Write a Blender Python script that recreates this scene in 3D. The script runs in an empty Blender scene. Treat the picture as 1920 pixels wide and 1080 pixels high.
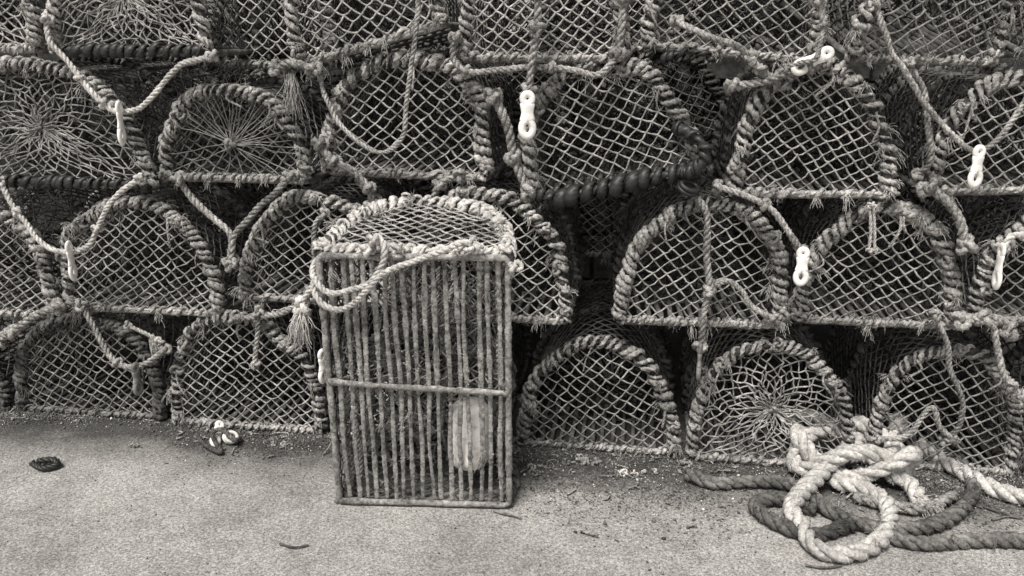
import bpy, math, random
import numpy as np
from mathutils import Vector, Matrix
rng = np.random.default_rng(11)
random.seed(5)
scene = bpy.context.scene
COL = scene.collection

# ------------------------------------------------------------------ survey
CAM_H, CAM_D, PITCH, F = 1.167, 2.30, math.radians(16.5), 1598.0
SLOPE = 0.15
YAW = -math.atan(SLOPE)
C0 = np.array([0, -CAM_D, CAM_H])
def ray(u, v):
    a = (u-960)/F; b = (540-v)/F
    return np.array([a, math.cos(PITCH)+b*math.sin(PITCH), -math.sin(PITCH)+b*math.cos(PITCH)])
def at(u, v, d=0.0):
    """point on the face of the stack, d metres out from it"""
    r = ray(u, v)
    t = (-d - C0[1])/(r[1]+SLOPE*r[0])
    return C0+t*r
def gr(u, v, z=0.0):
    r = ray(u, v)
    return C0 + r*((z-CAM_H)/r[2])

# ------------------------------------------------------------------ mesh builder
class MB:
    def __init__(s):
        s.v=[]; s.q=[]; s.t=[]; s.qm=[]; s.tm=[]; s.n=0
    def add(s, V, Q=None, T=None, m=0):
        V=np.asarray(V,float).reshape(-1,3)
        if Q is not None and len(Q):
            Q=np.asarray(Q)+s.n; s.q.append(Q); s.qm.append(np.full(len(Q),m))
        if T is not None and len(T):
            T=np.asarray(T)+s.n; s.t.append(T); s.tm.append(np.full(len(T),m))
        s.v.append(V); s.n+=len(V)
    def obj(s, name, mats, parent=None):
        me=bpy.data.meshes.new(name)
        V=np.concatenate(s.v)
        Q=np.concatenate(s.q) if s.q else np.zeros((0,4),int)
        T=np.concatenate(s.t) if s.t else np.zeros((0,3),int)
        me.vertices.add(len(V)); me.vertices.foreach_set("co",V.ravel())
        nl=len(Q)*4+len(T)*3
        me.loops.add(nl); me.polygons.add(len(Q)+len(T))
        me.loops.foreach_set("vertex_index",np.concatenate([Q.ravel(),T.ravel()]).astype(np.int32))
        ls=np.concatenate([np.arange(len(Q))*4, len(Q)*4+np.arange(len(T))*3]).astype(np.int32)
        me.polygons.foreach_set("loop_start",ls)
        mi=np.concatenate((s.qm if s.qm else [])+(s.tm if s.tm else [])).astype(np.int32)
        me.polygons.foreach_set("material_index",mi)
        me.polygons.foreach_set("use_smooth",np.ones(len(mi),bool))
        for m in mats: me.materials.append(m)
        me.update(calc_edges=True)
        o=bpy.data.objects.new(name,me); COL.objects.link(o)
        if parent: o.parent=parent
        return o

def norm(a):
    return a/np.maximum(np.linalg.norm(a,axis=-1,keepdims=True),1e-9)
def sn(n,k,amp=1.0):
    k=max(int(k),1)
    x=np.linspace(0,k,n); c=rng.normal(size=k+2)
    i=np.minimum(x.astype(int),k); f=x-i; f=f*f*(3-2*f)
    return (c[i]*(1-f)+c[np.minimum(i+1,k+1)]*f)*amp
def resample(P,step):
    P=np.asarray(P,float)
    s=np.concatenate([[0],np.cumsum(np.linalg.norm(np.diff(P,axis=0),axis=1))])
    n=max(int(s[-1]/step)+1,3)
    t=np.linspace(0,s[-1],n)
    return np.stack([np.interp(t,s,P[:,k]) for k in range(P.shape[1])],1)
def catmull(P,sub=14):
    P=np.asarray(P,float)
    if len(P)<3: return resample(P,0.01)
    E=np.vstack([2*P[0]-P[1],P,2*P[-1]-P[-2]]); out=[]
    t=np.linspace(0,1,sub,endpoint=False)[:,None]
    for i in range(1,len(E)-2):
        a,b,c,d=E[i-1],E[i],E[i+1],E[i+2]
        out.append(.5*((2*b)+(-a+c)*t+(2*a-5*b+4*c-d)*t**2+(-a+3*b-3*c+d)*t**3))
    out.append(P[-1:]); return np.vstack(out)
def frames(P):
    T=norm(np.gradient(P,axis=0)); U=np.zeros_like(P)
    a=np.array([0,0,1.]) if abs(T[0][2])<.8 else np.array([1.,0,0])
    u=a-T[0]*a.dot(T[0]); u/=np.linalg.norm(u)
    for i in range(len(P)):
        u=u-T[i]*u.dot(T[i]); l=math.sqrt(u.dot(u)); u=u/max(l,1e-9); U[i]=u
    return U,np.cross(T,U)
def tube(mb,P,U,V,r,sides=8,m=0,lobes=0,amp=0.0,phase=None,closed=False,caps=True,flat=1.0,rn=0.0):
    n=len(P); r=np.broadcast_to(np.asarray(r,float),(n,))
    th=np.arange(sides)*2*math.pi/sides
    rad=r[:,None]*(1+(amp*np.cos(lobes*th) if lobes else 0*th))[None]
    if rn: rad=rad*(1+rng.normal(size=rad.shape)*rn)
    ang=th[None]+(phase[:,None] if phase is not None else 0)
    W=P[:,None]+rad[...,None]*(np.cos(ang)[...,None]*U[:,None]*flat+np.sin(ang)[...,None]*V[:,None])
    i=np.arange(n if closed else n-1)[:,None]; k=np.arange(sides)[None]
    i2=(i+1)%n; k2=(k+1)%sides
    Q=np.stack([i*sides+k+0*k2,i*sides+k2,i2*sides+k2,i2*sides+k],-1).reshape(-1,4)
    W=W.reshape(-1,3); T=[]
    if caps and not closed:
        W=np.vstack([W,P[0],P[-1]]); a=n*sides
        for q in range(sides):
            T.append([a,(q+1)%sides,q]); T.append([a+1,(n-1)*sides+q,(n-1)*sides+(q+1)%sides])
    mb.add(W,Q,T,m)
def segs(mb,A,B,r,sides=4,m=0):
    if len(A)==0: return
    T=norm(B-A); ref=np.array([.21,.93,.31]); U=norm(np.cross(T,ref)); V=np.cross(T,U)
    th=np.arange(sides)*2*math.pi/sides+.4
    rr=(r*rng.uniform(.7,1.3,len(A)))[:,None,None]
    ring=rr*(np.cos(th)[None,:,None]*U[:,None]+np.sin(th)[None,:,None]*V[:,None])
    W=np.concatenate([A[:,None]+ring,B[:,None]+ring],1)
    k=np.arange(sides); base=np.stack([k,(k+1)%sides,(k+1)%sides+sides,k+sides],1)
    Q=(np.arange(len(A))[:,None,None]*2*sides+base[None]).reshape(-1,4)
    mb.add(W,Q,None,m)
def knots(mb,P,r,m=0):
    if len(P)==0: return
    o=np.array([[1,0,0],[-1,0,0],[0,1,0],[0,-1,0],[0,0,1],[0,0,-1]],float)
    sc=r*rng.uniform(.6,1.5,(len(P),1,3))
    W=P[:,None]+o[None]*sc
    t=np.array([[0,2,4],[2,1,4],[1,3,4],[3,0,4],[2,0,5],[1,2,5],[3,1,5],[0,3,5]])
    mb.add(W,None,(np.arange(len(P))[:,None,None]*6+t[None]).reshape(-1,3),m)
def fuzz(mb,P,r,n,ln,m=0,w=.0011):
    if n<1: return
    i=rng.integers(0,len(P),n); d=norm(rng.normal(size=(n,3)))
    b=P[i]+d*r*.85; s=norm(np.cross(d,rng.normal(size=(n,3))))*w/2
    L=ln*rng.uniform(.3,1.2,(n,1)); d2=norm(d+.9*rng.normal(size=(n,3)))
    mid=b+d*L*.5; tip=mid+d2*L*.6-np.array([0,0,.25])*L
    W=np.stack([b-s,b+s,mid+s*.8,mid-s*.8,tip],1)
    k=np.arange(n)[:,None]*5
    mb.add(W,k+np.array([[0,1,2,3]]),k+np.array([[3,2,4]]),m)
def rope(mb,pts,r,m=0,fz=1.0,smooth=True,wob=.15,knotted=0):
    P=catmull(pts) if smooth else np.asarray(pts,float)
    P=resample(P,max(r*.5,.003)); n=len(P)
    k=max(n//12,2)
    P=P+np.stack([sn(n,k,r*wob) for _ in range(3)],1)
    U,V=frames(P); ph=np.arange(n)*.5*2*math.pi/5.6
    ph=ph+sn(n,max(n//25,1),.6)
    rr=r*(1+sn(n,max(n//8,2),.05))
    for j in range(3):
        a=ph+j*2*math.pi/3
        off=(np.cos(a)[:,None]*U+np.sin(a)[:,None]*V)*(rr*.5)[:,None]
        Pj=P+off
        tube(mb,Pj,norm(off),norm(np.cross(norm(np.gradient(Pj,axis=0)),norm(off))),rr*.56,7,m,rn=.05)
    fuzz(mb,P,r,int(n*1.5*fz),r*.9,m)
    for _ in range(knotted):
        knot(mb,P[rng.integers(n//6,max(n-n//6,n//6+1))],r*1.5,r*.8,m)
    return P
def knot(mb,c,R,r,m=0):
    t=np.linspace(0,2*math.pi,26)
    K=np.stack([np.sin(t)+1.6*np.sin(2*t),np.cos(t)-1.6*np.cos(2*t),-1.3*np.sin(3*t)],1)*R*.42
    M=np.array(Matrix.Rotation(rng.uniform(0,6.3),3,Vector(rng.normal(size=3)).normalized()))
    K=K@M.T+np.asarray(c)
    U,V=frames(K)
    tube(mb,K,U,V,r,8,m,3,.15,np.arange(len(K))*.7,rn=.07)
    fuzz(mb,K,r,30,r*1.6,m)
def tassel(mb,c,d,L,n=60,m=0,spread=.5,w=.0014,grav=.35):
    c=np.asarray(c,float); d=np.asarray(d,float); d/=np.linalg.norm(d)
    for _ in range(n):
        o=rng.normal(size=3)*.004; e=norm(d+rng.normal(size=3)*spread*.4)
        l=L*rng.uniform(.5,1.1); t=np.linspace(0,1,7)[:,None]
        P=c+o+e*l*t+np.array([0,0,-grav*l])*t**2+np.cumsum(rng.normal(size=(7,3)),0)*l*.04
        U,V=frames(P); tube(mb,P,U,V,np.linspace(w,w*.5,7),4,m,caps=False)

# ------------------------------------------------------------------ materials
def mat_fibre(name,dark,light,scale=70,rough=.95,bump=.6,grime=.5,fine=420,spec=.15,rand=.35,p0=.36,p1=.64):
    m=bpy.data.materials.new(name); m.use_nodes=True; N=m.node_tree.nodes; K=m.node_tree.links
    b=N["Principled BSDF"]; b.inputs["Roughness"].default_value=rough
    b.inputs["Specular IOR Level"].default_value=spec
    tc=N.new("ShaderNodeTexCoord"); oi=N.new("ShaderNodeObjectInfo")
    n1=N.new("ShaderNodeTexNoise"); n1.inputs["Scale"].default_value=scale; n1.inputs["Detail"].default_value=8; n1.inputs["Roughness"].default_value=.75
    K.new(tc.outputs["Object"],n1.inputs["Vector"])
    r1=N.new("ShaderNodeValToRGB"); r1.color_ramp.elements[0].position=p0; r1.color_ramp.elements[1].position=p1
    r1.color_ramp.elements[0].color=(*dark,1); r1.color_ramp.elements[1].color=(*light,1)
    K.new(n1.outputs["Fac"],r1.inputs["Fac"])
    n2=N.new("ShaderNodeTexNoise"); n2.inputs["Scale"].default_value=9; n2.inputs["Detail"].default_value=6; n2.inputs["Roughness"].default_value=.65
    K.new(tc.outputs["Object"],n2.inputs["Vector"])
    mr=N.new("ShaderNodeMapRange"); mr.inputs["From Min"].default_value=.36; mr.inputs["From Max"].default_value=.6
    mr.inputs["To Min"].default_value=1-grime; mr.inputs["To Max"].default_value=1.1
    K.new(n2.outputs["Fac"],mr.inputs["Value"])
    mo=N.new("ShaderNodeMapRange"); mo.inputs["To Min"].default_value=1-rand; mo.inputs["To Max"].default_value=1+rand*.5
    K.new(oi.outputs["Random"],mo.inputs["Value"])
    mu=N.new("ShaderNodeMath"); mu.operation='MULTIPLY'; K.new(mr.outputs[0],mu.inputs[0]); K.new(mo.outputs[0],mu.inputs[1])
    sc=N.new("ShaderNodeVectorMath"); sc.operation='SCALE'; K.new(r1.outputs["Color"],sc.inputs[0]); K.new(mu.outputs[0],sc.inputs["Scale"])
    K.new(sc.outputs[0],b.inputs["Base Color"])
    n3=N.new("ShaderNodeTexNoise"); n3.inputs["Scale"].default_value=fine; n3.inputs["Detail"].default_value=4
    K.new(tc.outputs["Object"],n3.inputs["Vector"])
    bp=N.new("ShaderNodeBump"); bp.inputs["Strength"].default_value=bump; bp.inputs["Distance"].default_value=.003
    K.new(n3.outputs["Fac"],bp.inputs["Height"]); K.new(bp.outputs[0],b.inputs["Normal"])
    return m
def g(v,w=1.0): return (v*1.03*w,v*.99,v*.945)
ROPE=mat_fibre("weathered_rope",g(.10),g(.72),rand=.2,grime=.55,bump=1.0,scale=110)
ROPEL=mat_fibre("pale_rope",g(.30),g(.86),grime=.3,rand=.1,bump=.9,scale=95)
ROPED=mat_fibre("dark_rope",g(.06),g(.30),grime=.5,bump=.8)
CORE=mat_fibre("dirty_core",g(.03),g(.16),grime=.5,bump=.8)
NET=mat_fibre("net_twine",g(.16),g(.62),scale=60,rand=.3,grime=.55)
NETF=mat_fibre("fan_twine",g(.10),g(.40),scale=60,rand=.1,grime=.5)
NETM=mat_fibre("inner_shade_twine",g(.06),g(.24),scale=40,rand=.3)  # twine darkened so body and laced nets carry the pots' inner shade
NETB=mat_fibre("deep_shade_twine",g(.02),g(.10),scale=40)  # darkest twine, shade of the pot interiors put into its colour
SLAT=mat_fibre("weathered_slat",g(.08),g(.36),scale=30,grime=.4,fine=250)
SLATB=mat_fibre("front_slat",g(.10),g(.50),scale=70,grime=.45,fine=240,rough=.8,spec=.25,rand=.05,bump=1.0)
RUB=mat_fibre("black_rubber",g(.012),g(.04),rough=.5,spec=.5,bump=.15,grime=.2)
PLAS=mat_fibre("white_plastic",g(.66),g(.90),scale=45,rough=.5,spec=.4,bump=.2,grime=.15,rand=.05,p0=.36,p1=.5)
PLASD=mat_fibre("dirty_plastic",g(.12),g(.3),scale=45,rough=.7,bump=.3,grime=.4)
STONE=mat_fibre("gravel_stone",g(.04),g(.42),scale=60,grime=.3,bump=.3)

# ------------------------------------------------------------------ lobster pot
def outline(w,h,n,skew,m=240,wob=.0):
    t=np.linspace(0,math.pi,1500)
    x=-np.sign(np.cos(t))*np.abs(np.cos(t))**(2/n)*w/2
    z=np.abs(np.sin(t))**(2/n)*h
    P=np.stack([x,z],1); s=np.concatenate([[0],np.cumsum(np.linalg.norm(np.diff(P,axis=0),axis=1))])
    u=np.linspace(0,s[-1],m); P=np.stack([np.interp(u,s,P[:,0]),np.interp(u,s,P[:,1])],1)
    P[:,0]+=skew*P[:,1]
    P=P+np.stack([sn(m,9,wob),sn(m,9,wob)],1)*np.sin(np.linspace(0,math.pi,m))[:,None]**.3
    P[:,1]=np.maximum(P[:,1],0)
    return P,s[-1]
def wrapped(mb,P3,core,wr,pitch,m=0,seg=11,sides=9,fz=1.0,lobe=True,mcore=None,flat=1.0,tufts=0,starts=1):
    """rope core with a second rope lashed round it in a helix"""
    P3=resample(P3,.01); n=len(P3)
    T=norm(np.gradient(P3,axis=0)); B=np.tile(np.array([0,1.,0]),(n,1)); 
    if abs(T[:,1]).mean()>.7: B=np.tile(np.array([0,0,1.]),(n,1))
    Nn=norm(np.cross(T,B)); B=np.cross(Nn,T)
    tube(mb,P3,Nn,B,core*(1+sn(n,n//3,.18)),9,m if mcore is None else mcore,3,.18,np.arange(n)*.9,rn=.08)
    L=(n-1)*.01; turns=max(int(L/(pitch*starts)),2); seg=int(seg*(1 if starts==1 else 1.4)); k=turns*seg
    s0=np.linspace(0,n-1.001,k)
    s0=np.clip(s0+sn(k,turns//3+1,1.5)*np.sin(np.linspace(0,math.pi,k)),0,n-1.001)
    ph0=np.arange(k)*2*math.pi/seg+sn(k,turns//3+1,.8)
    for q in range(starts):
        s=np.clip(s0+sn(k,turns+1,.4),0,n-1.001)
        i=s.astype(int); f=(s-i)[:,None]
        C=P3[i]*(1-f)+P3[i+1]*f; Nk=norm(Nn[i]*(1-f)+Nn[i+1]*f); Bk=norm(B[i]*(1-f)+B[i+1]*f)
        ph=ph0+q*2*math.pi/starts
        rr=wr*np.clip(1+sn(k,turns,.22)+sn(k,turns//4+1,.22),.35,1.7); R=(core+wr*.35)*(1+np.abs(sn(k,int(turns*1.3),.14)))
        rad=np.cos(ph)[:,None]*Nk+np.sin(ph)[:,None]*Bk
        H=C+rad*R[:,None]+np.stack([sn(k,turns*2,.0012) for _ in range(3)],1)
        Th=norm(np.gradient(H,axis=0)); rad2=norm(rad-Th*(rad*Th).sum(1,keepdims=True)); V=np.cross(Th,rad2)
        tube(mb,H,rad2,V,rr,sides,m,3 if lobe else 0,.26,np.arange(k)*.95,flat=flat if not lobe else .78,rn=.09 if lobe else 0)
        if fz:
            fuzz(mb,H,wr*.9,int(k*.7*fz/starts),.006,m,.0009); fuzz(mb,H,wr,int(k*.25*fz/starts),.018,m,.0011)
    for _ in range(tufts):
        j=rng.integers(0,k); d=rad[j]+rng.normal(size=3)*.5+np.array([0,-.5,-.2])
        tassel(mb,H[j]+rad[j]*wr*.6,d,rng.uniform(.012,.038),12,m,spread=1.2,w=.0012,grav=.6)
    return H
def end_net(mb,w,h,n,skew,cw,ch,yf,r=.0024,m=0,jit=.0022,sides=4):
    """diamond netting over a D shaped end; yf gives depth"""
    ni=int(w/cw)+4; nj=int(h/(ch/2))+4; ox=rng.uniform(0,cw); oz=rng.uniform(0,ch/2)
    J,I=np.meshgrid(np.arange(nj),np.arange(ni),indexing='ij')
    ang=rng.uniform(-.12,.12)
    X=(I+.5*(J%2))*cw-w/2-cw*1.5+ox; Z=J*ch/2-ch+oz
    X,Z=X*math.cos(ang)-Z*math.sin(ang),X*math.sin(ang)+Z*math.cos(ang)
    X=X+rng.normal(size=X.shape)*jit; Z=Z+rng.normal(size=X.shape)*jit
    kx,kz=rng.uniform(0,6,2); am=rng.uniform(.006,.013)
    X=X+am*np.sin(Z*13+kx); Z=Z+am*np.sin(X*10+kz)
    f=lambda x,z: np.where(z<0,2.0-z*10,np.abs(2*x/w)**n+np.abs(z/h)**n)
    A=[];B=[]
    for j in range(nj-1):
        for i in range(ni):
            for di in ((0,-1) if j%2==0 else (0,1)):
                k=i+di
                if 0<=k<ni: A.append((X[j,i],Z[j,i])); B.append((X[j+1,k],Z[j+1,k]))
    A=np.array(A);B=np.array(B)
    fa=f(A[:,0],A[:,1])<1; fb=f(B[:,0],B[:,1])<1
    sw=~fa&fb; A2=A.copy(); A[sw]=B[sw]; B[sw]=A2[sw]; fa2=fa|fb
    cut=fa!=fb; A=A[fa2];B=B[fa2];cut=cut[fa2]
    lo=np.zeros(len(A)); hi=np.ones(len(A))
    for _ in range(10):
        mid=(lo+hi)/2; Pm=A+(B-A)*mid[:,None]; ins=f(Pm[:,0],Pm[:,1])<1
        lo=np.where(ins,mid,lo); hi=np.where(ins,hi,mid)
    t=np.where(cut,lo,1.0); B=A+(B-A)*t[:,None]
    keep=rng.random(len(A))>.012; A=A[keep];B=B[keep]
    def to3(P):
        v=np.minimum(np.abs(2*P[:,0]/w)**n+np.abs(P[:,1]/h)**n,1)
        return np.stack([P[:,0]+skew*P[:,1],yf(P[:,0],P[:,1],v),P[:,1]],1)
    A3,B3=to3(A),to3(B); M3=(A3+B3)/2+rng.normal(size=A3.shape)*.001-np.array([0,0,.0012])
    segs(mb,A3,M3,r,sides,m); segs(mb,M3,B3,r,sides,m)
    ins=f(X,Z)<.99; K=to3(np.stack([X[ins],Z[ins]],1)); knots(mb,K,r*1.75,m)
    fuzz(mb,A3,r,len(A3)//2,.008,m,.0009)
def radial_net(mb,P2,c,K,NS,y0,depth,r=.0026,m=0,pw=.85):
    """netting gathered to a centre eye"""
    mm=len(P2); loop=np.vstack([P2,np.stack([np.linspace(P2[-1,0],P2[0,0],90),np.zeros(90)],1)])
    loop=resample(loop,.004); idx=lambda a:loop[(np.round(a*(len(loop)-1)).astype(int))%len(loop)]
    nodes=[]
    for k in range(K+1):
        a=(np.arange(NS)+.5*(k%2))/NS+rng.normal(size=NS)*.14/NS; b=idx(a%1.0)
        t=(k/K)**pw*.96+.04 if k<K else 1.0
        p=c+(b-c)*t+rng.normal(size=b.shape)*.004*(0 if k in (0,K) else 1)
        y=y0+depth*(1-t)**1.3+rng.normal(size=NS)*.002
        nodes.append(np.stack([p[:,0],y,p[:,1]],1))
    A=[];B=[]
    for k in range(K):
        for d in ((0,-1) if k%2==0 else (0,1)):
            A.append(nodes[k]); B.append(np.roll(nodes[k+1],-d,axis=0))
    A=np.vstack(A);B=np.vstack(B); M=(A+B)/2+rng.normal(size=A.shape)*.0015
    segs(mb,A,M,r,4,m); segs(mb,M,B,r,4,m); knots(mb,np.vstack(nodes[1:]),r*1.8,m)
    fuzz(mb,A,r,len(A),.008,m,.0009)
def body_net(mb,P2,L,cs,cy,r=.0024,m=0,y0=.0,sag=.02):
    d=np.concatenate([[0],np.cumsum(np.linalg.norm(np.diff(P2,axis=0),axis=1))]); S=d[-1]
    ns=int(S/(cs/2)); ny=int(L/cy)
    J,I=np.meshgrid(np.arange(ns+1),np.arange(ny+1),indexing='ij')
    s=J*S/ns; y=np.clip((I+.5*(J%2))*L/ny,0,L)
    s=np.clip(s+rng.normal(size=s.shape)*.004,0,S); y=np.clip(y+rng.normal(size=s.shape)*.004,0,L)
    x=np.interp(s,d,P2[:,0]); z=np.interp(s,d,P2[:,1])
    k=1-sag*np.abs(np.sin(y/L*2*math.pi))-.01
    Pn=np.stack([x*k,y+y0,z*k+.002],-1)
    A=[];B=[]
    for j in range(ns):
        for dd in ((0,-1) if j%2==0 else (0,1)):
            a=Pn[j]; 
            if dd==0: A.append(a);B.append(Pn[j+1])
            elif dd==-1: A.append(a[1:]);B.append(Pn[j+1][:-1])
            else: A.append(a[:-1]);B.append(Pn[j+1][1:])
    A=np.vstack(A);B=np.vstack(B); segs(mb,A,B,r,4,m); knots(mb,Pn.reshape(-1,3)[::2],r*1.8,m)

ALLP=[]
def pot(w,h,L=.62,n=2.5,skew=0,front='diamond',basew='rope',M=None,label='',hi=False,dens=1.0,rope_m=None,net_m=None,top_lift=0.0):
    e=bpy.data.objects.new("lobster_pot",None); COL.objects.link(e); e.empty_display_size=.1
    e["label"]=label; e["category"]="lobster pot"; e["group"]="lobster pots stacked on the quay"
    e.matrix_world=M
    rm=rope_m or ROPE; nm=net_m or NET
    P2,_=outline(w,h,n,skew,wob=.007)
    P3=np.stack([P2[:,0],-top_lift*P2[:,1]/h,P2[:,1]],1)
    cr,wr,pi=rng.uniform(.0105,.0125),rng.uniform(.0062,.0076),rng.uniform(.018,.024)
    mb=MB(); H=wrapped(mb,P3,cr,wr,pi,0,fz=1.8,tufts=14,starts=2 if rng.random()<.7 else 1,mcore=1)
    for q in [0.02,.98]+list(rng.uniform(.05,.95,4)):
        knot(mb,P3[int(q*(len(P3)-1))]+np.array([0,-.008,.003])+rng.normal(size=3)*.004,rng.uniform(.010,.019),rng.uniform(.004,.0065),0)
    # loose tails of twine hanging off the hoop
    for q in rng.uniform(.15,.85,3):
        p=P3[int(q*(len(P3)-1))]+np.array([0,-.012,0]); l=rng.uniform(.03,.10)
        rope(mb,[p,p+np.array([rng.normal()*.01,-.012,-l*.5]),p+np.array([rng.normal()*.02,-.008,-l])],rng.uniform(.0022,.004),0,fz=1.5)
    mb.obj("end_hoop",[rm,CORE],e)
    # mid and rear hoops
    for yy in (L*.5,L):
        P2b,_=outline(w,h,n,skew,wob=.006)
        mb=MB(); wrapped(mb,np.stack([P2b[:,0],np.full(len(P2b),yy),P2b[:,1]],1),.009,.007,.028,0,seg=8,sides=6,fz=.5)
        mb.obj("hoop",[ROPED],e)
    # base
    mb=MB(); ns=17 if hi else 14
    wb=w+.004
    loop=[]
    rc=.012 if hi else .025
    for cx,cy,a0 in ((wb/2-rc,rc,-90),(wb/2-rc,L-rc,0),(-wb/2+rc,L-rc,90),(-wb/2+rc,rc,180)):
        for a in np.radians(np.linspace(a0,a0+90,6)): loop.append((cx+rc*math.cos(a),cy+rc*math.sin(a),-.004))
    loop=np.array(loop); loop=resample(np.vstack([loop,loop[:1]]),.005)[:-1]
    U=np.tile([0,0,1.],(len(loop),1)); T=norm(np.roll(loop,-1,0)-np.roll(loop,1,0)); V=np.cross(T,U)
    tube(mb,loop,U,V,(.0080 if hi else .0085)*(1+sn(len(loop),90,.10)),8,0,closed=True,rn=.07)
    for cy in ((.5,) if hi else (.33,.66)):
        X=np.linspace(-wb/2,wb/2,80); P=np.stack([X,cy*L+X*.05+sn(80,6,.0015),np.full(80,-.010 if hi else -.006)],1)
        U,V=frames(P); tube(mb,P,U,V,(.0082 if hi else .006)*(1+sn(80,26,.10)),8,0,rn=.07,flat=.6)
    for i in range(ns):
        x=(-.5+(i+.6)/(ns+.2))*(wb-.02)+rng.normal()*(.0022 if hi else .0012); m_=210 if hi else 46
        Y=np.linspace(.006,L-.006,m_)
        P=np.stack([x+sn(m_,4,.0022),Y,.003+sn(m_,5,.0016)],1); U,V=frames(P)
        if hi:
            U=np.tile([0,0,1.],(m_,1)); V=np.tile([1.,0,0],(m_,1))
            rr=.0058*(1+sn(m_,7,.13)+sn(m_,60,.08)+.4*np.exp(-((Y-L*rng.uniform(.15,.45))/.018)**2)); rr=np.clip(rr,.0034,.0095)
            tube(mb,P,U,V,rr,10,0,rn=.08,flat=.5)
            for _ in range(3): 
                c=P[rng.integers(5,m_-5)]; Q=c+rng.normal(size=(9,3))*[.003,.007,.0015]-np.array([0,0,.002]); knots(mb,Q,.0024)
            fuzz(mb,P,.005,70,.010,0); 
            if rng.random()<.6: tassel(mb,P[rng.integers(5,m_-5)]-np.array([0,0,.004]),(rng.normal()*.4,1,-.3),rng.uniform(.02,.045),9,0,spread=.6,w=.0011,grav=0)
        else:
            rr=.0068*(1+sn(m_,16,.12)); tube(mb,P,U,V,rr,7,0,rn=.04)
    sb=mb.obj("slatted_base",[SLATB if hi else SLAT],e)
    # lower front edge lashing
    Pb=np.stack([np.linspace(-w/2,w/2,60),np.full(60,-.003),np.full(60,.002)],1)
    mb=MB()
    if basew=='rubber':
        wrapped(mb,Pb,.011,.0100,.030,0,seg=12,sides=8,fz=0,lobe=False,flat=.35); mb.obj("rubber_lashing",[RUB],e)
    elif not hi:
        wrapped(mb,Pb,.0065,.0050,rng.uniform(.018,.034),0,fz=1.8,tufts=6); mb.obj("base_lashing",[rm],e)
    else:
        wrapped(mb,Pb+np.array([0,-.006,.014]),.007,.006,.02,0,fz=1.5,tufts=4,starts=2); mb.obj("base_lashing",[rm],e)
    # nets
    mb=MB()
    if front=='radial' or front=='web':
        c=np.array([rng.uniform(-.03,.03),h*rng.uniform(.38,.5)])
        if front=='web': radial_net(mb,P2,c,11,34,0,.03,.0022,pw=.95)
        else: radial_net(mb,P2,c,10,32,0,.03,.0024,pw=.9)
        knot(mb,(c[0],.03,c[1]),.010,.005,0)
    elif front=='fan':
        c=np.array([-.005,h*.38])
        end_net(mb,w,h,n,skew,.042,.036,lambda x,z,v:.03*(1-v)+.012,r=.0024)
        full=resample(np.vstack([P2,np.stack([np.linspace(P2[-1,0],P2[0,0],60),np.zeros(60)],1)]),.004)
        for q in list(np.linspace(.14,.58,26))+list(np.linspace(.64,1.06,9)):
            b=full[int((q%1)*(len(full)-1))]; t=np.linspace(0,1,8)[:,None]
            P=np.concatenate([c+(b-c)*t, .0+.0*t],1)[:,[0,2,1]]; P[:,1]=-.004+.03*(t[:,0])*(1-t[:,0])+sn(8,3,.002); P[1:-1,0]+=sn(6,3,.003); P[1:-1,2]+=sn(6,3,.003)
            U,V=frames(P); tube(mb,P,U,V,.0014,5,0)
        knot(mb,(c[0],-.012,c[1]),.012,.007,0)
    else:
        b=rng.uniform(-.012,.02)
        end_net(mb,w,h,n,skew,.043/dens,.036/dens,lambda x,z,v:b*(1-v)-top_lift*z/h+.004*np.sin(x*23+z*17),r=.0023)
    mb.obj("end_net",[nm],e)
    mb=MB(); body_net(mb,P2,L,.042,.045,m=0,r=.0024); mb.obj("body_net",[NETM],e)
    mb=MB()
    radial_net(mb,P2,np.array([rng.uniform(-.08,.08),h*.5]),7,22,L*.48,-rng.uniform(.18,.24),.0022)
    end_net(mb,w,h,n,skew,.05,.045,lambda x,z,v:L-.01+.02*(1-v))
    for _ in range(5):
        a=np.array([rng.uniform(-.4,.4)*w,rng.uniform(.04,.3)*L,h*.8]); b2=np.array([rng.uniform(-.4,.4)*w,rng.uniform(.04,.5)*L,.03])
        mid=(a+b2)/2+rng.normal(size=3)*.05; mid[2]=max(mid[2]-.03,.02); mid[1]=max(mid[1],.03)
        P=catmull([a,mid,b2],10); U,V=frames(P); tube(mb,P,U,V,.0032,6,0,3,.2,np.arange(len(P))*.8)
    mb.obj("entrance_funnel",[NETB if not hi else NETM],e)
    ALLP.append(e)
    return e

def place(u0,u1,vt,vb,d=0.0,roll=0,pitch=0,yaw=0,ground=False,label=None,**k):
    uc=(u0+u1)/2; b=at(uc,vb,d); t=at(uc,vt,d)
    if ground: b[2]=0.0
    l=at(u0,vb,d); r=at(u1,vb,d); W=np.linalg.norm(r-l); Hh=t[2]-b[2]
    M=Matrix.Translation(Vector((b[0],b[1],b[2]+.012)))@Matrix.Rotation(YAW+math.radians(yaw),4,'Z')@Matrix.Rotation(-math.radians(roll),4,'Y')@Matrix.Rotation(math.radians(pitch),4,'X')
    lab=label or "weathered lobster pot with rope-wrapped hoop in the stack"
    return pot(W-.038,Hh-.032,n=rng.uniform(2.15,2.55) if 'n' not in k else k.pop('n'),skew=rng.uniform(-.05,.05),M=M,label=lab,**k)

L_R="rope-bound lobster pot with netting gathered to a central eye"
L_B="lobster pot resting on the quay under the stack"
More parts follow.
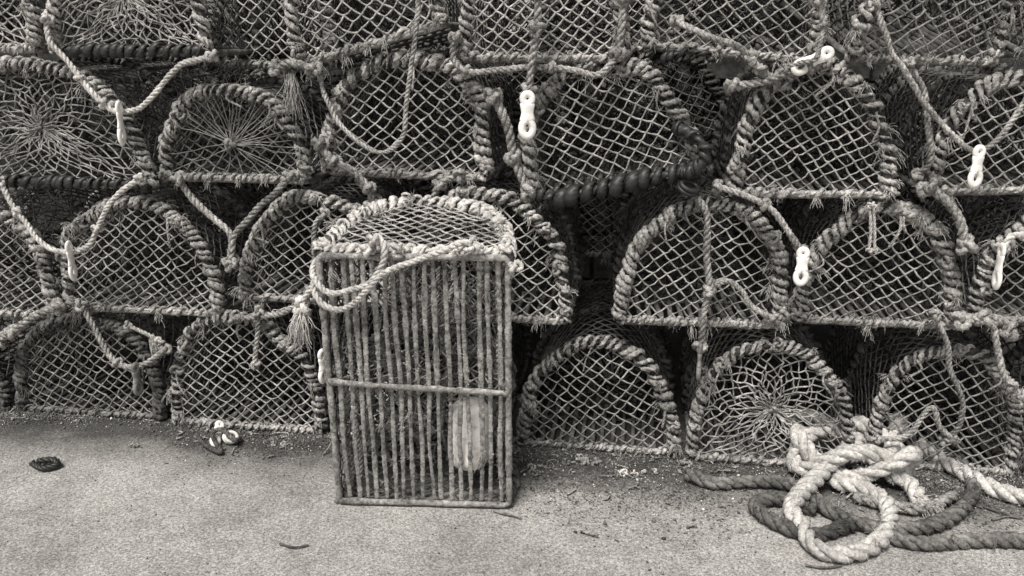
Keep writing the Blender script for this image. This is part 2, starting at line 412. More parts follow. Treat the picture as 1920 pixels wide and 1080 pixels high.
# bottom tier
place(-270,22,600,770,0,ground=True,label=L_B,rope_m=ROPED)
place(35,312,585,775,.0,ground=True,label=L_B,rope_m=ROPED)
place(325,612,583,805,.02,ground=True,label=L_B,roll=0)
place(640,945,600,830,-.02,ground=True,label=L_B)
place(965,1272,632,850,.0,ground=True,label=L_B)
place(1283,1602,638,870,.02,ground=True,front='web',label="lobster pot on the quay with radiating net end")
place(1612,1908,645,850,-.02,ground=True,label=L_B,n=2.6)
place(1925,2230,650,860,.0,ground=True,label=L_B,rope_m=ROPED)
# second tier
place(-190,108,375,592,.0,roll=0,yaw=2)
place(125,420,365,588,.02,dens=1.05)
place(448,738,360,570,.0)
place(752,1072,350,602,.05,n=2.2)
place(1145,1472,368,612,.03,yaw=3,n=2.3)
place(1482,1792,372,612,.02,dens=1.05,n=2.3)
place(1805,2110,385,610,.0)
# third tier
place(-95,292,105,350,.03,front='web',basew='rubber',label="lobster pot with radiating net and black rubber-lashed base")
place(303,585,150,342,.0,front='fan',label="lobster pot with twine drawn down to a small central knot",n=2.2,net_m=NETF)
place(605,920,95,335,.01,roll=-1)
place(985,1318,108,350,.04,roll=12,basew='rubber',label="tilted lobster pot with black rubber-strapped base edge",n=2.35)
place(1362,1675,112,372,.04,roll=1,dens=1.1,n=2.25)
place(1725,2040,130,365,.02,roll=3)
# top tier
place(-215,82,-150,100,.02,front='radial',label=L_R)
place(95,398,-140,105,.05,front='web',basew='rubber',label=L_R)
place(385,640,-110,130,-.18,yaw=-8)
place(545,848,-140,92,.04,roll=15,label="tilted lobster pot perched on top of the stack")
place(858,1180,-150,118,.05,dens=1.15)
place(1195,1535,-130,108,-.02,roll=-5,pitch=4)
place(1570,1890,-140,122,.02,pitch=17,yaw=14,roll=-2,label="tipped-up lobster pot showing its slatted floor")
place(1910,2230,-140,112,.03,pitch=10)
front=list(ALLP)
# rear rank of the upper tiers
for e in front[8:]:
    c=e.copy(); COL.objects.link(c)
    c.matrix_world=Matrix.Translation(Vector((.16+.68*.15,.70,rng.uniform(-.03,.02))))@e.matrix_world
    c["label"]="weathered lobster pot in the rear rank of the stack"
    for ch in list(e.children):
        k=ch.copy(); COL.objects.link(k); k.parent=c

# ------------------------------------------------------------------ standing pot
bl=gr(630,940); br=gr(965,958)
cx=(bl[0]+br[0])/2; cy=(bl[1]+br[1])/2
SL=.668; SW=.436; SH=.335
lean=math.radians(4)
M=Matrix.Translation(Vector((cx,cy,.012)))@Matrix.Rotation(-.05,4,'Z')@Matrix.Rotation(lean,4,'X')@Matrix.Translation(Vector((0,0,SL)))@Matrix.Rotation(-math.pi/2,4,'X')
sp=pot(SW,SH,L=SL,n=2.6,M=M,hi=True,label="lobster pot standing on end, slatted base outwards",rope_m=ROPEL,top_lift=.035)
sp["group"]="lobster pots stacked on the quay"
Mi=np.array(M)
def sw(x,y,z): return (Mi@np.array([x,y,z,1]))[:3]
mb=MB()
for i in range(10):
    x=rng.uniform(-.19,.19); z=rng.uniform(.04,.2) if i<5 and x<.04 else rng.uniform(.12,.2)
    pts=[(x+rng.normal()*.012,yy,max(z+rng.normal()*.01,.03)) for yy in np.linspace(.02,SL-.03,7)]
    rope(mb,pts,.0055,0,fz=2)
for s in (-1,1):
    rope(mb,[(s*(SW/2-.020)+rng.normal()*.004,yy,.028+rng.normal()*.003) for yy in np.linspace(.01,SL-.01,8)],.0085,0,fz=2)
rope(mb,[(-.165+rng.normal()*.004,yy,.032+rng.normal()*.004) for yy in np.linspace(.02,SL-.05,8)],.007,0,fz=2)
for i in range(9):
    c=np.array([rng.uniform(-.15,.0),rng.uniform(.36,.58),rng.uniform(.08,.16)]); 
    rope(mb,[np.maximum(c+rng.normal(size=3)*.05,[-9,.03,.05]) for _ in range(5)],.006,0,fz=2)
mb.obj("inner_line",[ROPE],sp)
# netting laced close behind the slats
mb=MB(); cw,ch=.048,.040
nj=int(SL/ch)+1; ni=int(SW/cw)+1
J,I=np.meshgrid(np.arange(nj*2),np.arange(ni+1),indexing='ij')
X=(I+.5*(J%2))*cw-SW/2; Y=J*ch/2+.01; Z=.024+.012*np.sin(X*31+Y*13)+rng.normal(size=X.shape)*.004
X=X+rng.normal(size=X.shape)*.008+.012*np.sin(Y*15); Y=Y+rng.normal(size=X.shape)*.008
X=np.clip(X,-SW/2+.005,SW/2-.005); Y=np.clip(Y,.005,SL-.005)
Pn=np.stack([X,Y,Z],-1); okm=~((X>.03)&(Y>.40))
A_=[];B_=[]
for j in range(nj*2-1):
    for i in range(ni+1):
        for di in ((0,-1) if j%2==0 else (0,1)):
            k=i+di
            if 0<=k<=ni and okm[j,i] and okm[j+1,k] and rng.random()<.85: A_.append(Pn[j,i]); B_.append(Pn[j+1,k])
A_=np.array(A_);B_=np.array(B_); segs(mb,A_,B_,.0024,5); knots(mb,Pn[okm],.0045); fuzz(mb,A_,.002,1500,.012)
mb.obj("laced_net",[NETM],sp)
# bridle tied to the standing pot; F_ = a point just proud of its slatted face
def F_(u,v,o=.025):
    """point on the slatted face (measured by its own plane), o metres proud of it"""
    n=np.array(M.to_3x3()@Vector((0,0,-1))); p0=sw(0,0,0)+n*o
    r=ray(u,v); t=(p0-C0).dot(n)/r.dot(n); return C0+r*t
mb=MB()
rope(mb,[F_(708,440,.0),F_(722,462,.03),F_(716,500,.03),F_(692,532,.032),F_(650,546,.03),F_(612,546,.03),F_(590,525,.02),F_(588,500,-.02),F_(600,478,-.05)],.0076,0,fz=2)
rope(mb,[F_(905,462,.01),F_(870,455,.03),F_(830,470,.035),F_(780,490,.035),F_(722,512,.05),F_(692,540,.05),F_(665,568,.035),F_(635,581,.03),F_(606,573,.025),F_(590,545,.0),F_(594,512,-.03)],.0076,0,fz=2)
for p in (F_(885,462,.025),F_(702,450,.025),F_(745,468,.02),F_(690,468,.02),F_(965,500,.01)): knot(mb,p,.015,.006)
o=mb.obj("bridle_rope",[ROPEL]); o.parent=sp; o.matrix_parent_inverse=M.inverted()
mb=MB(); A=at
rope(mb,[A(605,480,.33),A(590,530,.31),A(572,560,.30),A(565,585,.30)],.0085,0,fz=2)
tassel(mb,A(566,578,.30),(-.1,-.1,-1),.075,120,spread=.8)
knot(mb,A(567,575,.30),.02,.009)
o=mb.obj("frayed_tie",[ROPEL]); o.parent=sp; o.matrix_parent_inverse=M.inverted()
# float inside
mb=MB(); prof=[(0,0)]+[(.054*math.sin(a),.04*(1-math.cos(a))) for a in np.linspace(.25,math.pi/2,6)]+[(.0555,.08),(.0555,.12)]+[(.054*math.cos(a),.15+.045*math.sin(a)) for a in np.linspace(0,1.4,7)]+[(0,.196)]
prof=np.array(prof); K=28; th=np.arange(K)*2*math.pi/K
V=np.stack([np.outer(prof[:,0],np.cos(th)),np.outer(prof[:,0],np.sin(th)),np.repeat(prof[:,1:2],K,1)],-1)
V[1:-1,:,:2]*=1+rng.normal(size=(len(prof)-2,K,1))*.01
i=np.arange(len(prof)-1)[:,None]; k=np.arange(K)[None]
mb.add(V,np.stack([i*K+k,i*K+(k+1)%K,(i+1)*K+(k+1)%K,(i+1)*K+k],-1).reshape(-1,4))
FLO=mat_fibre("scuffed_float",g(.5),g(.95),scale=28,rough=.6,spec=.3,bump=.3,grime=.15,rand=.02,p0=.38,p1=.50)
fl=mb.obj("fishing_float",[FLO]); q=sw(.108,SL-.14,.068)
fl.location=(q[0],q[1],.08); fl.rotation_euler=(-.07,.05,0); fl["label"]="white rounded float lying inside the upright lobster pot"; fl["category"]="fishing float"

# ------------------------------------------------------------------ hanging ropes and clips
def hang(pts,r=.0085,mat=ROPE,label="weathered rope draped over the stacked pots",fz=1.6,kn=0,tas=None,extra=None):
    mb=MB(); P=[at(*p) if len(p)==3 else at(p[0],p[1],.06) for p in pts]
    rope(mb,P,r,0,fz=fz,knotted=kn)
    knot(mb,P[0],r*1.7,r*.8); knot(mb,P[-1],r*1.7,r*.8)
    if tas: tassel(mb,at(tas[0],tas[1],tas[2]),tas[3],tas[4],80)
    o=mb.obj("rope",[mat]); o["label"]=label; o["category"]="rope"; o["group"]="ropes hanging on the pots"
    return o
def ringpts(cx,cz,rx,rz,n=26):
    a=np.linspace(0,2*math.pi,n,endpoint=False); return np.stack([cx+rx*np.cos(a),0*a,cz+rz*np.sin(a)],1)
def clip_mesh():
    mb=MB()
    for (cz,rx,rz,r) in ((.0,.0105,.0100,.0080),(-.062,.0130,.0165,.0085)):
        P=ringpts(0,cz,rx,rz); T=norm(np.roll(P,-1,0)-np.roll(P,1,0)); U=np.tile([0,1.,0],(len(P),1)); V=np.cross(T,U)
        tube(mb,P,U,V,r,10,0,closed=True,flat=.85)
    n=9; z=np.linspace(-.008,-.048,n); P=np.stack([0*z,0*z,z],1); U=np.tile([0,1.,0],(n,1)); V=np.tile([1.,0,0],(n,1))
    tube(mb,P,U,V,np.array([.016,.0175,.0165,.0155,.0145,.0150,.0165,.0180,.017]),14,0,flat=.42)
    return mb
CM=clip_mesh()
base_clip=CM.obj("plastic_clip",[PLAS]); cme=base_clip.data; bpy.data.objects.remove(base_clip)
CM2=clip_mesh().obj("plastic_clip",[PLASD]); cme2=CM2.data; bpy.data.objects.remove(CM2)
def clip(u,v,d=.08,rz=0,ry=0,s=1.0,rx=0,dirty=False,loc=None,slim=1.0,label="white plastic bridle clip hanging from a rope"):
    o=bpy.data.objects.new("plastic_clip",cme2 if dirty else cme); COL.objects.link(o)
    o.location=Vector(at(u,v,d)) if loc is None else Vector(loc)
    o.rotation_euler=(math.radians(rx),math.radians(ry),math.radians(rz)); o.scale=(s*.95,s*.9*slim,s*1.03*(1.12 if slim<1 else 1))
    o["label"]=label; o["category"]="plastic clip"; o["group"]="clips on the pot bridles"

W="pale rope looped between pots and carrying a clip"
hang([(88,35,.08),(95,80,.09),(130,120,.09),(170,170,.1),(212,207,.1),(255,205,.1),(285,180,.1),(325,135,.09),(350,115,.09),(398,105,.08)],.008,ROPEL,W,kn=2)
clip(223,203,.124,rz=88,s=1.0,slim=.8,ry=3)
hang([(0,340,.06),(25,385,.08),(65,440,.1),(100,468,.1),(140,472,.1),(170,455,.1),(188,415,.1),(212,372,.09),(262,335,.07)],.008,ROPEL,W,kn=2)
clip(129,464,.124,rz=88,s=1.0,slim=.8,ry=-2)
hang([(785,-10,.1),(780,60,.1),(770,130,.09),(762,195,.08),(755,255,.08),(722,285,.07),(680,272,.07),(640,235,.07),(612,185,.07),(600,140,.06)],.0068,ROPE,"thin brown line looping down over the netting",fz=.8)
hang([(1012,-15,.12),(1005,60,.12),(996,120,.11),(990,172,.1)],.0105,ROPE,"thick rope hanging with a clip at its end",kn=1)
clip(989,185,.12,rz=8,s=1.15)
hang([(1268,40,.05),(1300,55,.09),(1350,75,.09),(1400,100,.09),(1425,130,.08),(1470,160,.06)],.0085,ROPE,kn=2)
hang([(1535,0,.07),(1545,50,.07),(1530,90,.08)],.009)
clip(1550,100,.105,ry=60,rx=10,s=.98,label="white plastic clip resting on top of a pot hoop")
hang([(1545,50,.08),(1538,85,.1),(1528,112,.12),(1500,118,.11),(1470,130,.09)],.006)
hang([(1640,0,.1),(1665,80,.1),(1700,140,.1),(1735,195,.1),(1775,240,.1),(1810,275,.1),(1838,282,.1),(1870,262,.1),(1905,215,.09),(1945,150,.07)],.007,ROPE,W)
clip(1836,285,.118,rz=10,s=.97)
hang([(1285,352,.06),(1310,375,.09),(1328,410,.09),(1325,480,.08),(1330,540,.08),(1318,600,.09),(1314,650,.08)],.0095,ROPE,"rope hanging down across two tiers of pots",kn=1)
clip(1313,655,.10,rz=75,dirty=True,label="dirty plastic clip hanging at a rope's end")
hang([(1338,535,.05),(1365,528,.05),(1390,545,.05),(1410,575,.05),(1450,598,.05)],.008,ROPE)
hang([(1345,350,.06),(1400,368,.09),(1450,395,.09),(1480,440,.09),(1500,470,.08)],.0085,ROPE,W,kn=1)
clip(1506,475,.10,rz=-12,s=.97)
hang([(1742,352,.07),(1775,380,.08),(1800,420,.08),(1812,460,.07)],.012,ROPE)
hang([(1925,440,.06),(1895,445,.08),(1880,465,.08)],.008,ROPEL,W)
clip(1878,470,.10,rz=88,slim=.8)
hang([(1700,120,.08),(1730,165,.07),(1738,230,.07),(1745,300,.06),(1720,330,.05)],.008,ROPE)
hang([(152,572,.06),(180,620,.06),(205,668,.07),(235,688,.07),(270,683,.07),(310,655,.06)],.009,ROPE,"rope slung under the second tier",kn=1)
clip(254,690,.085,rz=70,dirty=True,label="dark dirty clip hanging from a rope")
hang([(335,335,.05),(362,375,.05),(400,410,.05),(432,440,.06),(436,490,.06)],.010,ROPE)
hang([(545,330,.05),(510,365,.05),(470,405,.05),(440,440,.06),(430,495,.06)],.010,ROPE)
hang([(925,180,.06),(950,235,.06),(968,300,.05),(990,360,.05)],.012,ROPE,kn=1)
hang([(1752,590,.06),(1775,640,.06),(1785,700,.06),(1805,750,.06),(1797,800,.05),(1770,825,.04)],.0075,ROPE)
hang([(1645,825,.05),(1700,818,.05),(1745,765,.05),(1762,800,.05),(1790,825,.05)],.0075,ROPE)
hang([(1862,605,.06),(1870,650,.08),(1880,700,.08),(1912,740,.07)],.009,ROPE,kn=1)
hang([(0,640,.06),(35,610,.07),(75,585,.07),(110,575,.06)],.012,ROPE,kn=1)
hang([(600,270,.05),(625,300,.06),(660,318,.06),(690,350,.05),(700,380,.04)],.011,ROPE,"thick knotted rope between pot corners",kn=2)
hang([(860,330,.06),(825,345,.06),(815,372,.05),(850,380,.05)],.010,ROPE,kn=1)
hang([(520,130,.07),(545,120,.09),(590,130,.08)],.011,ROPE,"frayed rope end hanging between pots",tas=(545,140,.08,(0,-.2,-1),.085))
for q in (0,7):
    hang([(1630+q,385,.065),(1632+q,425,.06),(1630+q*1.4,468,.055)],.004,ROPEL,"short cord end hanging in front of netting")
hang([(485,585,.06),(482,640,.05),(478,685,.05)],.008,ROPE)
hang([(240,610,.06),(265,622,.06),(300,640,.06)],.006,ROPE,tas=(285,635,.06,(.3,0,-1),.04))
hang([(610,400,.03),(592,420,.03),(590,480,.03),(596,560,.03)],.008,ROPE)
hang([(580,545,.08),(540,580,.08),(500,592,.06),(440,598,.05)],.009,ROPE)
hang([(855,70,.08),(850,110,.08),(880,135,.08),(960,128,.09),(1060,128,.09),(1120,140,.09),(1160,100,.08)],.0085,ROPE,"rope running along the base of a top pot",kn=2)
hang([(1160,100,.08),(1165,60,.08),(1170,0,.07)],.010,ROPE)
hang([(1375,160,.06),(1440,150,.08),(1490,130,.09),(1520,125,.09)],.010,ROPE)
hang([(1890,620,.05),(1880,600,.06),(1850,595,.06),(1800,600,.06)],.012,ROPE,kn=1)
clip(604,665,.12,rz=60,s=1.0)
# black rubber bundles
def rubber(pts,pitch,label,core=.006,wr=.008):
    mb=MB(); P=resample(catmull([at(*p) for p in pts]),.01)
    wrapped(mb,P,core,wr,pitch,0,seg=12,sides=8,fz=0,lobe=False,flat=.4); 
    o=mb.obj("rubber_strap",[RUB]); o["label"]=label; o["category"]="rubber strap"
rubber([(1235,118,.02),(1270,100,.03),(1315,98,.03),(1340,115,.03)],.026,"black rubber strip coiled between two pots",.005)
rubber([(1262,240,.06),(1298,252,.085),(1322,278,.095),(1312,312,.095),(1280,326,.08)],.024,"black rubber strap round a pot corner",.012)
rubber([(1030,378,.065),(1110,358,.075),(1200,336,.075),(1300,318,.075)],.034,"thick black rubber binding under a tilted pot",.014,.012)
rubber([(985,420,.03),(1010,398,.05),(1040,375,.06),(1065,362,.07)],.03,"loose black rubber strap end under a pot",.004)
def rings(loc,rot,lab,mt,R=.024):
    mb=MB()
    for q,rr in ((0,R),(.011,R*.92),):
        a=np.linspace(0,2*math.pi,30,endpoint=False); P=np.stack([rr*np.cos(a),rr*.8*np.sin(a)-0,0*a+q],1); T=norm(np.roll(P,-1,0)-np.roll(P,1,0)); U=np.tile([0,0,1.],(30,1))
        tube(mb,P,U,np.cross(T,U),R*.27,8,0,closed=True)
    o=mb.obj("ring",[mt]); o.location=Vector(loc); o.rotation_euler=rot; o["label"]=lab; o["category"]="ring"
rings(at(1290,355,.09),(.5,.3,0),"black rubber rings on a rope end",RUB)

# ------------------------------------------------------------------ rope pile
def pile(pts,r,mat,label,tas=None,world=False,wob=.14):
    mb=MB(); P=pts if world else [gr(*p) for p in pts]; P=rope(mb,P,r,0,fz=3.0,wob=wob)
    if tas is not None: tassel(mb,P[-1],tas,.07,130,spread=1.0)
    for _ in range(6): tassel(mb,P[rng.integers(0,len(P))]+np.array([0,-r*.6,r*.6]),rng.normal(size=3),.025,10,spread=1.2)
    o=mb.obj("mooring_rope",[mat]); o["label"]=label; o["category"]="rope"; o["group"]="thick ropes heaped on the quay"
# the big loop runs into a woven knot, whose other end is the frayed tail
kc=gr(1590,880,0.0)
t=np.linspace(.16,2*math.pi-.12,44)
Kx=.150*np.cos(3*t+.70); Ky=.120*np.cos(2*t+.25); Kz=.070+.040*np.cos(7*t+.4)
ca,sa=math.cos(-.25),math.sin(-.25)
KN=np.stack([kc[0]+Kx*ca-Ky*sa,kc[1]+.01+Kx*sa+Ky*ca,Kz],1)
loopA=[gr(1560,900,.03),gr(1640,925,.03),gr(1668,965,.024),gr(1650,1012,.023),gr(1590,1038,.023),gr(1532,1028,.023),gr(1502,985,.025),gr(1494,935,.05)]
tail=[gr(1668,880,.05),gr(1704,905,.03),gr(1724,938,.024)]
pile(np.vstack([loopA,KN,tail]),.0225,ROPEL,"thick pale rope heaped in a loose knot on concrete",tas=(.3,-.5,-.3),world=True,wob=.06)
pile([(1722,832,.03),(1762,858,.03),(1808,885,.027),(1850,910,.024),(1900,928,.024),(1980,945,.024)],.022,ROPEL,"thick pale rope end lying across the quay",wob=.08)
pile([(1292,890,.02),(1340,905,.02),(1410,903,.02),(1490,912,.02),(1560,960,.02),(1640,990,.02),(1720,990,.022),(1785,968,.022),(1825,925,.022),(1815,880,.022),(1770,852,.022),(1700,850,.02)],.0185,ROPED,"dark wet-looking thick rope coiled on the quay")
pile([(1600,985,.02),(1520,1000,.022),(1440,975,.022),(1415,945,.022),(1460,935,.022),(1530,955,.02)],.018,ROPED,"dark thick rope loop under the heap")
pile([(1640,1000,.02),(1720,1016,.021),(1820,1012,.021),(1890,1012,.021),(1990,1018,.021)],.018,ROPED,"dark thick rope running out of the heap")
pile([(1600,930,.02),(1660,945,.02),(1730,955,.02),(1790,930,.02)],.015,ROPE,"grey rope beneath the heap")

# ------------------------------------------------------------------ small things on the ground
clip(0,0,loc=gr(412,797,.045),rz=25,ry=35,rx=-50,s=.85,label="white clip lying against a pot on the quay")
rings(gr(432,820,.022),(1.0,.35,.4),"pale plastic ring lying on the quay by the pots",PLAS,.019)
mb=MB(); rope(mb,[gr(370,815,.02),gr(385,835,.015),gr(415,848,.012),gr(398,815,.04),gr(415,805,.05),gr(440,825,.03),gr(450,820,.012)],.007,0,fz=3)
o=mb.obj("rope_scrap",[ROPED]); o["label"]="dark scrap of rope lying by the pots"; o["category"]="rope"
for (u,v,R,mt,nn) in ((1105,866,.020,ROPE,2),(1185,885,.012,ROPEL,3),(1290,872,.016,ROPE,3),(1080,862,.012,ROPE,2),(760,880,.012,ROPE,2),(530,835,.012,ROPE,3),(250,835,.01,ROPE,2),(1210,880,.010,ROPEL,2),(1000,880,.014,ROPE,2)):
    mb=MB()
    for _ in range(nn): knot(mb,gr(u+rng.normal()*9,v+rng.normal()*3,.006),R*rng.uniform(.6,1),R*.26)
    o=mb.obj("net_scrap",[mt]); o["label"]="small crumpled scrap of pale net and twine on the quay"; o["category"]="scrap"; o["group"]="scraps on the quay"
mb=MB(); rope(mb,[gr(60,868,.012),gr(80,878,.012),gr(108,872,.012),gr(100,862,.018),gr(72,864,.018)],.009,0,fz=2)
o=mb.obj("rope_scrap",[RUB]); o["label"]="small black twist of debris on the concrete"; o["category"]="debris"
for a,b,c in (((525,1020),(552,1026),(578,1022)),((925,958),(950,964),(978,972)),((1510,1060),(1545,1064),(1578,1061)),((1830,945),(1880,962),(1925,972)),((1860,975),(1890,968),(1915,972))):
    mb=MB(); P=catmull([gr(*a,.004),gr(*b,.007),gr(*c,.004)],8); U,V=frames(P); tube(mb,P,U,V,.0028*(1+sn(len(P),6,.2)),6)
    o=mb.obj("twig",[ROPED]); o["label"]="thin dark twig lying on the concrete"; o["category"]="twig"; o["group"]="twigs on the quay"
# gravel and litter
ico=np.array([[0,0,1],[.9,0,.3],[.28,.85,.3],[-.72,.53,.3],[-.72,-.53,.3],[.28,-.85,.3],[0,0,-.6]])
it=np.array([[0,1,2],[0,2,3],[0,3,4],[0,4,5],[0,5,1],[6,2,1],[6,3,2],[6,4,3],[6,5,4],[6,1,5]])
mb=MB()
N1=60000
x=rng.uniform(-1.9,1.75,N1); wid=.11+.05*np.sin(x*2.1+.6)+.035*np.sin(x*5.3)
off=np.abs(rng.normal(size=N1))*wid-.05+.03*np.sin(x*7)+.02*np.sin(x*17)
far=rng.random(N1)<.16; off=np.where(far,rng.uniform(0,.95,N1)**1.3,off)
y=-SLOPE*x-off; s=rng.uniform(.0012,.0034,N1)*np.where(rng.random(N1)<.06,2.1,1)*np.where(far,.5,1)
W_=ico[None]*(s[:,None,None]*rng.uniform(.6,1.3,(N1,7,1))); a=rng.uniform(0,6.3,N1)
X=W_[...,0]*np.cos(a)[:,None]-W_[...,1]*np.sin(a)[:,None]; Y=W_[...,0]*np.sin(a)[:,None]+W_[...,1]*np.cos(a)[:,None]
W_=np.stack([X+x[:,None],Y+y[:,None],W_[...,2]*.8+s[:,None]*.35],-1)
mi=rng.integers(0,4,N1); mi=np.where((mi==2)&(rng.random(N1)<.5),3,mi); mi=np.where(rng.random(N1)<.02,4,mi)
for q in range(5):
    sel=mi==q; k=sel.sum(); mb.add(W_[sel],None,(np.arange(k)[:,None,None]*7+it[None]).reshape(-1,3),q)
P=np.stack([x,y,np.full(N1,.003)],1)
fuzz(mb,P[~far],.002,9000,.02,3,.0014); fuzz(mb,P[~far],.002,6000,.02,2,.0012)
for _ in range(520):
    j=rng.integers(0,N1); 
    if far[j]: continue
    c=P[j]+np.array([0,0,.004]); dd=rng.normal(size=3)*[1,1,.15]; dd/=np.linalg.norm(dd); l=rng.uniform(.01,.04)
    Q=catmull([c,c+dd*l*.5+rng.normal(size=3)*[.005,.005,.002],c+dd*l+rng.normal(size=3)*[.008,.008,.001]],5); Q[:,2]=np.maximum(Q[:,2],.002)
    U,V=frames(Q); tube(mb,Q,U,V,rng.uniform(.001,.0032),6,2,3,.2,np.arange(len(Q))*.8)
o=mb.obj("gravel",[STONE,PLASD,ROPE,ROPED,PLAS]); o["kind"]="stuff"; o["label"]="grit, shell bits and net fibres along the foot of the pots"

# ------------------------------------------------------------------ ground
me=bpy.data.meshes.new("ground")
me.from_pydata([(-80,-80,0),(80,-80,0),(80,80,0),(-80,80,0)],[],[(0,1,2,3)])
gm=bpy.data.materials.new("worn_concrete"); gm.use_nodes=True; N=gm.node_tree.nodes; K=gm.node_tree.links
b=N["Principled BSDF"]; b.inputs["Roughness"].default_value=.9; b.inputs["Specular IOR Level"].default_value=.2
tc=N.new("ShaderNodeTexCoord")
def noise(s,d=6,r=.6):
    n=N.new("ShaderNodeTexNoise"); n.inputs["Scale"].default_value=s; n.inputs["Detail"].default_value=d; n.inputs["Roughness"].default_value=r
    K.new(tc.outputs["Object"],n.inputs["Vector"]); return n
def ramp(src,p0,c0,p1,c1):
    r=N.new("ShaderNodeValToRGB"); r.color_ramp.elements[0].position=p0; r.color_ramp.elements[1].position=p1
    r.color_ramp.elements[0].color=(*c0,1); r.color_ramp.elements[1].color=(*c1,1); K.new(src,r.inputs["Fac"]); return r
def mul(a,b_):
    m=N.new("ShaderNodeMixRGB"); m.blend_type='MULTIPLY'; m.inputs[0].default_value=1; K.new(a,m.inputs[1]); K.new(b_,m.inputs[2]); return m.outputs[0]
big=ramp(noise(2.2,10,.72).outputs["Fac"],.38,g(.32),.60,g(.50))
spk=ramp(noise(120,12,.92).outputs["Fac"],.42,(.38,)*3,.56,(1.18,)*3)
vo=N.new("ShaderNodeTexVoronoi"); vo.inputs["Scale"].default_value=300; vo.inputs["Randomness"].default_value=1; K.new(tc.outputs["Object"],vo.inputs["Vector"])
vs=N.new("ShaderNodeSeparateXYZ"); K.new(vo.outputs["Color"],vs.inputs[0])
spk2=ramp(vs.outputs["X"],.0,(.58,)*3,1.0,(1.32,)*3)
mid=ramp(noise(20,12,.85).outputs["Fac"],.38,(.80,)*3,.55,(1.06,)*3)
col=mul(mul(mul(big.outputs[0],spk.outputs[0]),spk2.outputs[0]),mid.outputs[0])
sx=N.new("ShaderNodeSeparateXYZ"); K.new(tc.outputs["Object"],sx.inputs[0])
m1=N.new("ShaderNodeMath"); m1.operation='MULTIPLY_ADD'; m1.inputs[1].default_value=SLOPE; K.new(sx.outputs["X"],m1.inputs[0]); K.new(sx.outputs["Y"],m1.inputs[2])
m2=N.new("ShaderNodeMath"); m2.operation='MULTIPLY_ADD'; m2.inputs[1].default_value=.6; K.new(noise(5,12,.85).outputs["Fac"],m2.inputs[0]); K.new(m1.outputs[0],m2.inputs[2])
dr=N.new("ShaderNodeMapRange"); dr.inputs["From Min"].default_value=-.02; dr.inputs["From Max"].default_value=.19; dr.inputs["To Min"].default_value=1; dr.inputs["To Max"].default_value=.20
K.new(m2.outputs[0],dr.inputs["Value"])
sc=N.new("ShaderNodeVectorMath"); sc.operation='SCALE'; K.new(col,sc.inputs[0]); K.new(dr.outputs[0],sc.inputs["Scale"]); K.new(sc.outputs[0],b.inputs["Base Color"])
bp=N.new("ShaderNodeBump"); bp.inputs["Strength"].default_value=.7; bp.inputs["Distance"].default_value=.004
K.new(noise(110,12,.88).outputs["Fac"],bp.inputs["Height"]); K.new(bp.outputs[0],b.inputs["Normal"])
me.materials.append(gm); o=bpy.data.objects.new("ground",me); COL.objects.link(o); o["kind"]="structure"

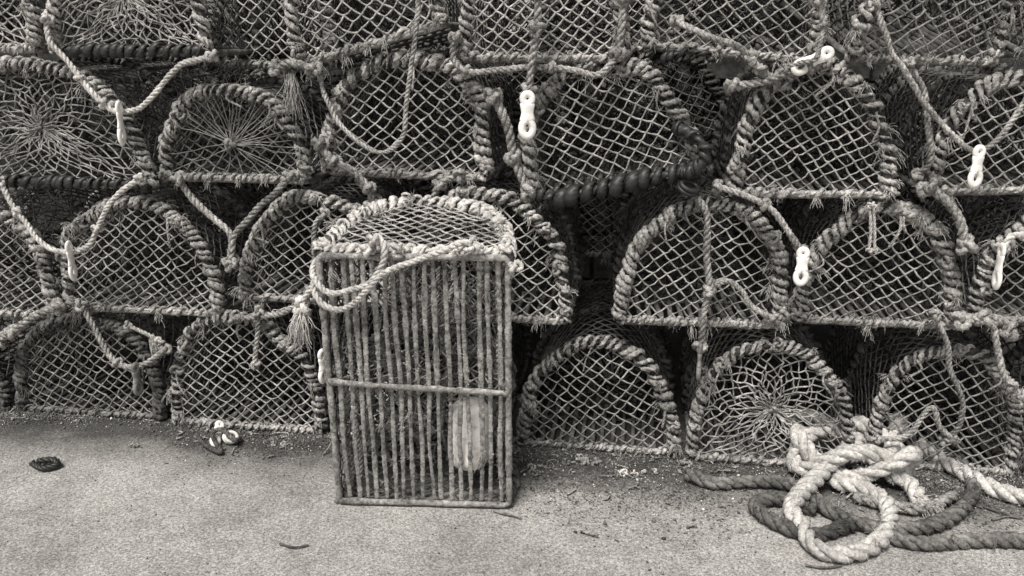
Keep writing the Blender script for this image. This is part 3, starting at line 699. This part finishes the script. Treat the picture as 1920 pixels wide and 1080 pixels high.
# added backdrop wall, coursed stone, put in to darken the view behind the stack
mb=MB(); zc=0
wmat=mat_fibre("backdrop_stone",g(.02),g(.06),scale=18,grime=.4,fine=90)
row=0
while zc<1.9:
    hh=.24; xx=-3.4+(row%2)*.2
    while xx<3.8:
        ww=rng.uniform(.35,.6); dy=rng.uniform(-.015,.015); g_=.006
        x0,x1,y0,y1,z0,z1=xx+g_,xx+ww-g_,1.75+dy,2.15,zc+g_,zc+hh-g_; c=.012
        V=[(x0,y0+c,z0),(x1,y0+c,z0),(x1,y0+c,z1),(x0,y0+c,z1),(x0+c,y0,z0+c),(x1-c,y0,z0+c),(x1-c,y0,z1-c),(x0+c,y0,z1-c),(x0,y1,z0),(x1,y1,z0),(x1,y1,z1),(x0,y1,z1)]
        mb.add(V,[(4,5,6,7),(0,1,5,4),(1,2,6,5),(2,3,7,6),(3,0,4,7),(8,11,10,9),(0,8,9,1),(3,2,10,11),(0,3,11,8),(1,9,10,2)])
        xx+=ww
    zc+=hh; row+=1
mb.add([(-3.4,1.8,0),(3.9,1.8,0),(3.9,2.1,0),(-3.4,2.1,0),(-3.4,1.8,1.9),(3.9,1.8,1.9),(3.9,2.1,1.9),(-3.4,2.1,1.9)],[(0,1,5,4),(2,3,7,6),(4,5,6,7),(0,4,7,3),(1,2,6,5)])
o=mb.obj("backdrop_wall",[wmat]); o.data.polygons.foreach_set("use_smooth",np.zeros(len(o.data.polygons),bool))
o["label"]="added dark coursed stone backdrop wall behind the pots"; o["category"]="wall"

# ------------------------------------------------------------------ light and camera
w=bpy.data.worlds.new("World"); scene.world=w; w.use_nodes=True; N=w.node_tree.nodes; K=w.node_tree.links
sky=N.new("ShaderNodeTexSky"); sky.sky_type='NISHITA'; sky.sun_disc=False
el=math.radians(60); az=math.radians(205)
sky.sun_elevation=el; sky.sun_rotation=az
bw=N.new("ShaderNodeRGBToBW"); K.new(sky.outputs[0],bw.inputs[0])
mx=N.new("ShaderNodeVectorMath"); mx.operation='SCALE'; mx.inputs[0].default_value=(.98,.985,.985); K.new(bw.outputs[0],mx.inputs["Scale"])
K.new(mx.outputs[0],N["Background"].inputs["Color"]); N["Background"].inputs["Strength"].default_value=.13
sd=bpy.data.lights.new("sun",'SUN'); sd.energy=4.5; sd.angle=math.radians(22); sd.color=(1,.97,.92)
so=bpy.data.objects.new("sun",sd); COL.objects.link(so)
d=Vector((math.sin(az)*math.cos(el),math.cos(az)*math.cos(el),math.sin(el)))
so.rotation_euler=d.to_track_quat('Z','Y').to_euler()
cd=bpy.data.cameras.new("camera"); cd.lens=36*F/1920; cd.sensor_width=36; cd.clip_end=300; cd.clip_start=.01
co=bpy.data.objects.new("camera",cd); COL.objects.link(co); co.location=C0; co.rotation_euler=(math.pi/2-PITCH,0,0)
scene.camera=co
scene.view_settings.view_transform='Standard'; scene.view_settings.look='None'; scene.view_settings.exposure=0
